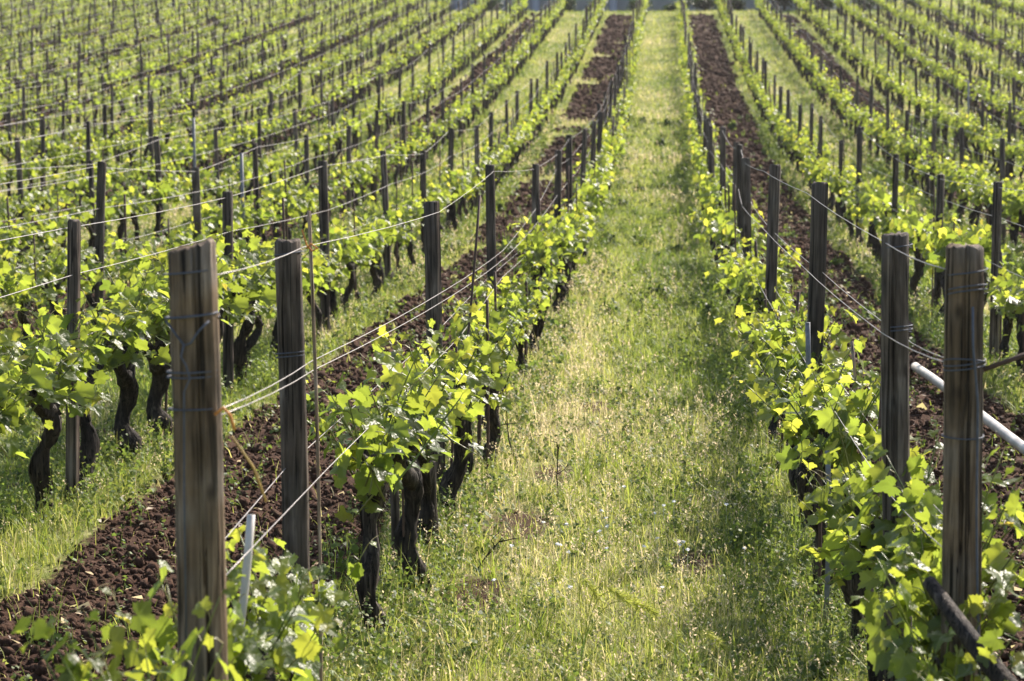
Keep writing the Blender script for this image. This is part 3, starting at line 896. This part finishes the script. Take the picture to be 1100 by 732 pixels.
def blades(mb, x, y, h, w, lean, tint, curve=.5):
    n = len(x); a = rng.uniform(0, 2 * np.pi, n)
    z = gz(x, y)
    dx, dy = np.cos(a), np.sin(a)
    px, py = -dy, dx
    lv = [(0, 1.0, 0), (.45, .85, .3), (.8, .5, .72), (1.0, 0.0, 1.0)]
    vs = []
    for (t, ww, cu) in lv:
        off = lean * h * cu
        cx, cy, cz = x + dx * off, y + dy * off, z - .01 + h * t * (1 - .35 * lean * cu)
        if ww > 0:
            vs.append(np.stack([cx - px * w * ww / 2, cy - py * w * ww / 2, cz], 1))
            vs.append(np.stack([cx + px * w * ww / 2, cy + py * w * ww / 2, cz], 1))
        else: vs.append(np.stack([cx, cy, cz], 1))
    V = np.stack(vs, 1)                                              # n,7,3
    o = (np.arange(n) * 7)[:, None]
    q = np.concatenate([np.array([[0, 1, 3, 2]]) + o, np.array([[2, 3, 5, 4]]) + o])
    t3 = np.array([[4, 5, 6]]) + o
    mb.add(V.reshape(-1, 3), [q, t3], np.repeat(tint, 7, axis=0))

def acc_grass(x, y):
    s, st, k = zones(x, y)
    p = (1 - s) ** 1.5 * (.65 + .35 * fbm(x * 3, y * 2, 50)) + .02
    return rng.random(len(x)) < p

gm = MB()
x, y = scatter(lambda y: 4200 * (8 / max(y, 7)) ** 1.5, 6.0, 128, acc_grass)
dry = fbm(x * .9, y * .35, 60, 3); s, st, k = zones(x, y)
far = np.clip(y / 9, 1, 9)
# straw-coloured and green patches
uu = (x - X0) / W - k
tin = np.clip(.40 + 0.85 * (dry - .47) + rng.normal(0, .14, len(x)) - .10 * st + .08 * smooth(.5, .15, uu) - .08 * np.exp(-((uu - .62) / .17) ** 2), 0, .95)
h = (rng.gamma(3, .017, len(x)) + .02) * (1 + .25 * st) * (1 + .008 * np.clip(y, 0, 40))
w = rng.uniform(.0025, .0055, len(x)) * far ** .85
blades(gm, x, y, h, w, rng.uniform(.1, 1.1, len(x)), np.stack([tin, rng.random(len(x)), 0 * x], 1))
# tufts of broad bright blades
tx, ty = scatter(lambda y: 5 * (8 / max(y, 8)), 6.5, 40, lambda x, y: rng.random(len(x)) < (1 - zones(x, y)[0]))
rep = 16
x = np.repeat(tx, rep) + rng.normal(0, .03, len(tx) * rep); y = np.repeat(ty, rep) + rng.normal(0, .03, len(tx) * rep)
blades(gm, x, y, rng.uniform(.08, .24, len(x)), rng.uniform(.004, .008, len(x)), rng.uniform(.2, 1.2, len(x)),
       np.stack([np.clip(rng.normal(.25, .12, len(x)), 0, 1), rng.uniform(.4, 1, len(x)), 0 * x], 1))
tag(gm.build('grass', M_GRASS), 'green and straw-coloured grass covering the alleys between the vine rows', 'grass', kind='stuff')

# dry seed heads on thin stalks
sm = MB()
x, y = scatter(lambda y: 190 * (8 / max(y, 8)) ** 1.4, 6.5, 70, lambda x, y: rng.random(len(x)) < (1 - zones(x, y)[0]) * (.05 + .95 * smooth(.44, .64, fbm(x * .9, y * .35, 60, 3))))
n = len(x); h = rng.uniform(.05, .20, n); far = np.clip(y / 9, 1, 6)
blades(sm, x, y, h, .0016 * far, rng.uniform(.05, .5, n), np.stack([rng.uniform(.7, .95, n), rng.random(n), 0 * x], 1))
z = gz(x, y) + h * .9
NS = 6
lx = np.repeat(rng.normal(0, .5, (n, 2)), NS, axis=0); u = np.tile(np.linspace(0, 1, NS), n); f2 = np.repeat(far, NS)
pos = np.repeat(np.stack([x, y, z], 1), NS, axis=0)
pos[:, 2] += u * .034 * f2 ** .4; pos[:, :2] += lx * (u * .034)[:, None] + rng.normal(0, .004, (n * NS, 2)) * f2[:, None] ** .8
put_leaves(sm, pos, rng.normal(0, 1, (n * NS, 3)), rng.normal(0, .45, (n * NS, 3)) + np.concatenate([lx, np.full((n * NS, 1), 1.0)], 1), rng.uniform(.010, .019, n * NS) * f2 ** .75,
           np.stack([rng.uniform(.74, 1, n * NS), rng.random(n * NS), np.zeros(n * NS)], 1), [(v * [.42, 1, .5], f) for v, f in TINY], rng)
tag(sm.build('dry_grass', M_GRASS), 'pale dry seed heads and straw stalks standing in the grass', 'dry grass', kind='stuff')

# low broad-leaved weeds
wm = MB()
x, y = scatter(lambda y: 260 * (8 / max(y, 8)) ** 1.35, 6.0, 60,
               lambda x, y: rng.random(len(x)) < np.clip((1 - zones(x, y)[0]) * (.35 + .9 * zones(x, y)[1]) * smooth(.3, .65, fbm(x * 1.3, y * .8, 71)) * 1.4, .075, 1))
n = len(x); nl = 11; st = zones(x, y)[1]
H = rng.uniform(.04, .13, n) * (1 + .9 * st); z = gz(x, y); far = np.clip(y / 10, 1, 5)
t = np.tile(np.linspace(.1, 1, nl), n); xx, yy, zz, HH, ff = [np.repeat(a, nl) for a in (x, y, z, H, far)]
az = rng.uniform(0, 6.28, n * nl); lat = np.stack([np.cos(az), np.sin(az), 0 * az], 1)
lnx, lny = np.repeat(rng.normal(0, .25, n), nl), np.repeat(rng.normal(0, .25, n), nl)
pos = np.stack([xx + lnx * HH * t, yy + lny * HH * t, zz + HH * t], 1) + lat * (rng.uniform(.005, .04, n * nl) * (1.2 - .8 * t))[:, None]
sz = rng.uniform(.014, .036, n * nl) * (1.15 - .5 * t) * ff ** .7
put_leaves(wm, pos, lat * .5 + [0, 0, 1] + rng.normal(0, .45, (n * nl, 3)), lat + rng.normal(0, .3, (n * nl, 3)), sz,
           np.stack([np.clip(rng.normal(.25, .15, n * nl) + .25 * t, 0, .75), rng.random(n * nl), 0 * t], 1), SMALL[:4], rng)
blades(wm, x, y, H, .003 * far, np.full(n, .25), np.stack([np.full(n, .4), rng.random(n), 0 * x], 1))
# darker taller clumps standing out of the turf
cx, cy = scatter(lambda y: 2.6 * (9 / max(y, 9)) ** .9, 6.5, 60, lambda x, y: rng.random(len(x)) < .25 + .75 * zones(x, y)[1])
rp = rng.integers(40, 110, len(cx)); far = np.repeat(np.clip(cy / 12, 1, 4), rp)
rad = np.repeat(rng.uniform(.05, .17, len(cx)), rp); hh = np.repeat(rng.uniform(.08, .26, len(cx)), rp)
a, q = rng.uniform(0, 6.28, len(rad)), np.sqrt(rng.random(len(rad)))
x, y = np.repeat(cx, rp) + np.cos(a) * rad * q, np.repeat(cy, rp) + np.sin(a) * rad * q
pos = np.stack([x, y, gz(x, y) + hh * rng.random(len(x)) * (1.1 - q * .6)], 1)
lat = np.stack([np.cos(a), np.sin(a), 0 * a], 1)
put_leaves(wm, pos, lat * .6 + [0, 0, .8] + rng.normal(0, .45, pos.shape), lat + rng.normal(0, .5, pos.shape), rng.uniform(.016, .045, len(x)) * far ** .7,
           np.stack([np.clip(rng.normal(.16, .13, len(x)), 0, .8), rng.random(len(x)), 0 * x], 1), SMALL[:4], rng)
x, y = np.repeat(cx, 7) + rng.normal(0, .05, len(cx) * 7), np.repeat(cy, 7) + rng.normal(0, .05, len(cx) * 7)
blades(wm, x, y, np.repeat(rng.uniform(.12, .34, len(cx)), 7), .004 * np.repeat(np.clip(cy / 12, 1, 4), 7), rng.uniform(.1, .5, len(x)), np.stack([rng.uniform(.1, .6, len(x)), rng.random(len(x)), 0 * x], 1))
tag(wm.build('weeds', M_WEED), 'low broad-leaved green weeds along the feet of the vine rows', 'weeds', kind='stuff')

# crumbly clods on the tilled soil
def clod(seed):
    g = np.random.default_rng(seed)
    ph = (1 + 5 ** .5) / 2
    v = np.array([(-1, ph, 0), (1, ph, 0), (-1, -ph, 0), (1, -ph, 0), (0, -1, ph), (0, 1, ph), (0, -1, -ph), (0, 1, -ph), (ph, 0, -1), (ph, 0, 1), (-ph, 0, -1), (-ph, 0, 1)], float) / 1.9
    v *= g.uniform(.45, 1.35, (12, 1)); v *= g.uniform(.6, 1.3, 3)
    f = np.array([(0, 11, 5), (0, 5, 1), (0, 1, 7), (0, 7, 10), (0, 10, 11), (1, 5, 9), (5, 11, 4), (11, 10, 2), (10, 7, 6), (7, 1, 8), (3, 9, 4), (3, 4, 2), (3, 2, 6), (3, 6, 8), (3, 8, 9), (4, 9, 5), (2, 4, 11), (6, 2, 10), (8, 6, 7), (9, 8, 1)])
    return v, [f]
CL = [clod(s) for s in range(8)]
cm = MB()
x, y = scatter(lambda y: 2400 * (8 / max(y, 8)) ** 1.6, 6.0, 112, lambda x, y: rng.random(len(x)) < zones(x, y)[0] ** 2 * (zones(x, y)[2] % 2 == 0))
n = len(x); sz = np.minimum(rng.gamma(1.1, .0055, n) + .004, .05) * np.clip(y / 12, 1, 6) ** .75
put_leaves(cm, np.stack([x, y, gz(x, y) + sz * .2], 1), rng.normal(0, .5, (n, 3)) + [0, 0, 1], rng.normal(0, 1, (n, 3)), sz,
           np.stack([rng.random(n)] * 3, 1), CL, rng)
tag(cm.build('soil_clods', M_SOILCLOD, smooth=False), 'dark reddish-brown crumbly clods on the tilled soil strips', 'soil', kind='stuff')

lm = MB()
x, y = scatter(lambda y: 90 * (8 / max(y, 8)) ** 1.4, 6.0, 60, lambda x, y: rng.random(len(x)) < zones(x, y)[0])
n = len(x); far = np.clip(y / 11, 1, 3.5)
put_leaves(lm, np.stack([x, y, gz(x, y) + rng.uniform(.008, .028, n)], 1), rng.normal(0, .45, (n, 3)) + [0, 0, 1], rng.normal(0, 1, (n, 3)) * [1, 1, .25], rng.gamma(2, .013, n) * far ** .6 + .01,
           np.stack([rng.uniform(.66, 1, n), rng.random(n) * .6, 0 * x], 1), [(v * [.22, 1, .6], f) for v, f in TINY] + [TINY[0]], rng)
tag(lm.build('straw_litter', M_GRASS), 'pale bits of straw and dead leaves lying on the tilled soil', 'litter', kind='stuff')

# ------------------------------------------------------------------ foxtail grass, flowers, twigs in the foreground grass
def foxtail(x, y, lab, heads, seed):
    g = np.random.default_rng(seed); root = link('foxtail_grass', None, None, (x, y, gz1(x, y)))
    tag(root, lab, 'grass plant')
    st = MB(); hd = MB()
    for (dx, dy, hh, bend) in heads:
        u = np.linspace(0, 1, 9)
        path = np.stack([dx * u + bend * u ** 3, dy * u, hh * np.sin(u * 1.9) / math.sin(1.9) * 1.0], 1)
        st.add(*tube(path, .0017, 4, False), (.45, .6, 0))
        tip, d = path[-1], path[-1] - path[-2]; d /= np.linalg.norm(d)
        nb = 210
        tt = g.uniform(0, .095, nb)
        b = tip + d * (tt - .02)[:, None] + np.outer(tt * tt * 2.0, [0, 0, -1])
        az = g.normal(0, .45, (nb, 3))
        put_leaves(hd, b, g.normal(0, 1, (nb, 3)), d + az, g.uniform(.03, .05, nb), np.stack([g.uniform(.40, .62, nb), g.uniform(.6, 1, nb), 0 * tt], 1),
                   [(v * [.09, 1, .15], f) for v, f in TINY], g)
    for q in range(14):
        a = g.uniform(0, 6.28); l = g.uniform(.1, .22)
        u = np.linspace(0, 1, 6)
        c = np.stack([math.cos(a) * l * .5 * u ** 1.5, math.sin(a) * l * .5 * u ** 1.5, l * u - .06 * u * u], 1)
        wd = np.array([-math.sin(a), math.cos(a), 0]) * .0035
        v = np.concatenate([c - wd * (1 - u)[:, None], c + wd * (1 - u)[:, None]])
        st.add(v, np.array([[i, i + 1, i + 7, i + 6] for i in range(5)]), (.2, .8, 0))
    st.build('stalks', M_GRASS, root); hd.build('seed_heads', M_GRASS, root)
foxtail(-.30, 8.55, 'clump of green foxtail grass with three drooping seed heads in the foreground', [(-.05, 0, .27, .06), (.08, 0, .22, .07), (.13, -.03, .19, .08), (.05, -.05, .25, .06)], 3)
foxtail(.12, 8.2, 'small clump of foxtail grass at the bottom middle of the path', [(.02, 0, .14, .03), (-.03, .02, .12, -.02)], 4)
fl = MB(); root = None
g = np.random.default_rng(12); n = 26
fx = g.normal(-.25, .35, n); fy = g.normal(10.3, .7, n); fz = gz(fx, fy) + g.uniform(.07, .15, n)
for i in range(n):
    for q in range(5):
        a = q * 1.257
        put_leaves(fl, np.array([[fx[i], fy[i], fz[i]]]), np.array([[g.normal(0, .3), -.5 + g.normal(0, .3), 1]]), np.array([[math.cos(a), math.sin(a), .2]]), np.array([.014]), np.array([[.5, .5, .5]]), TINY[:1], g)
    fl.add(*tube([(fx[i], fy[i], fz[i] - .12), (fx[i], fy[i], fz[i])], .001, 3, False))
tag(fl.build('wild_flowers', M_FLOWER), 'tiny white wild flowers scattered in the middle of the grass path', 'flowers', kind='stuff')
def twig(p, d, ln, lab, seed):
    g = np.random.default_rng(seed); m = MB(); q = np.array([0, 0, 0.0]); d = np.array(d, float); d /= np.linalg.norm(d); path = [q]
    for i in range(7):
        q = q + (d + g.normal(0, .14, 3)) * ln / 7; path.append(q)
        if i in (2, 4, 5):
            e = q + (d + g.normal(0, .7, 3)) * ln * .22
            m.add(*tube([q, (q + e) / 2 + g.normal(0, .01, 3), e], [.003, .0025, .0015], 4))
    m.add(*tube(path, np.linspace(.005, .002, 8), 5, True, .1, seed))
    o = m.build('dry_twig', M_BARK); o.location = p; tag(o, lab, 'twig')
twig((-.84, 9.9, .0), (.45, .1, .5), .20, 'dark dry twig sticking out of the grass left of the path middle', 1)
twig((-.86, 12.8, .02), (-.05, 0, 1), .5, 'thin upright dry weed stem beside the left row', 2)
twig((-.98, 13.2, .0), (.1, 0, 1), .45, 'branched brown weed stalk near the left row trunks', 5)
twig((-.55, 11.8, .02), (.05, 0, 1), .28, 'short dark dry stem in the left half of the path', 8)

# ------------------------------------------------------------------ bushes on the ridge
def bush(px, y, wd, ht, tone, lab, seed):
    g = np.random.default_rng(seed)
    dep = y
    x = (px - 713) / F_PX * dep
    root = link('bush', None, None, (x, y, float(terrain(x, y))))
    tag(root, lab, 'bush', 'bushes along the top of the slope')
    n = int(1300 * wd * ht) + 500
    c = g.normal(0, 1, (9, 3)) * [wd * .22, wd * .22, ht * .18] + [0, 0, ht * .5]
    pos = c[g.integers(0, 9, n)] + g.normal(0, 1, (n, 3)) * [wd * .14, wd * .14, ht * .14]
    pos[:, 2] = np.abs(pos[:, 2])
    m = MB(); put_leaves(m, pos, g.normal(0, .6, (n, 3)) + [0, 0, 1], g.normal(0, 1, (n, 3)), g.uniform(.07, .14, n), np.stack([np.clip(tone + g.normal(0, .15, n), 0, 1), g.random(n), 0 * pos[:, 0]], 1), TINY, g)
    m.build('foliage', M_BUSH, root)
    s = MB()
    for q in range(5):
        e = g.normal(0, 1, 3) * [wd * .2, wd * .2, 0] + [0, 0, ht * .6]
        s.add(*tube([(0, 0, -.1), e * .5 + g.normal(0, .04, 3), e], [.04, .03, .01], 5))
    s.build('stems', M_BARK, root)
bush(757, 117.0, 1.5, 1.0, .25, 'round dark green bush before the wall, right of the path top', 1)
bush(790, 117.5, 1.1, .8, .1, 'small very dark bush beside the round bush at the ridge', 2)
bush(838, 116.0, 1.3, 1.9, .05, 'tall blackish green bush filling the end of a soil strip', 3)
bush(683, 116.5, 1.0, .6, .5, 'low green shrub at the top of the brown strip left of the path', 4)
bush(722, 116.8, .9, .5, .6, 'low light green shrub at the very top of the grass path', 5)
bush(607, 117.0, 1.1, .75, .5, 'mid green bush under the left part of the wall', 6)
bush(638, 116.8, .8, .7, .5, 'small green bush between two row tops left of the path', 7)
bush(528, 117.0, 1.0, .9, .3, 'rounded green bush near the left end of the wall', 8)
bush(880, 116.6, 1.6, 1.1, .35, 'wide leafy bush right of the blackish one on the ridge', 9)
bush(925, 117.0, 1.5, .9, .3, 'low dark bush below the wall towards the right', 10)
bush(985, 117.5, 1.6, 1.0, .4, 'bushy green shrub by the wall farther right', 11)
bush(1060, 117.2, 1.8, 1.0, .35, 'rightmost green bush along the foot of the wall', 12)

# ------------------------------------------------------------------ thin sunlit haze over the field
m, N, L, out = new_mat('thin haze')
pv = N('ShaderNodeVolumePrincipled'); pv.inputs['Color'].default_value = (.92, .90, .92, 1); pv.inputs['Density'].default_value = .00022
pv.inputs['Anisotropy'].default_value = .45
L(pv.outputs[0], out.inputs['Volume'])
hz = MB()
x0, x1, y0_, y1, z0, z1 = -230, 200, -60, 480, -3, 30
hz.add([(x0, y0_, z0), (x1, y0_, z0), (x1, y1, z0), (x0, y1, z0), (x0, y0_, z1), (x1, y0_, z1), (x1, y1, z1), (x0, y1, z1)],
       np.array([(0, 3, 2, 1), (4, 5, 6, 7), (0, 1, 5, 4), (1, 2, 6, 5), (2, 3, 7, 6), (3, 0, 4, 7)]))
tag(hz.build('haze', m, smooth=False), kind='stuff')
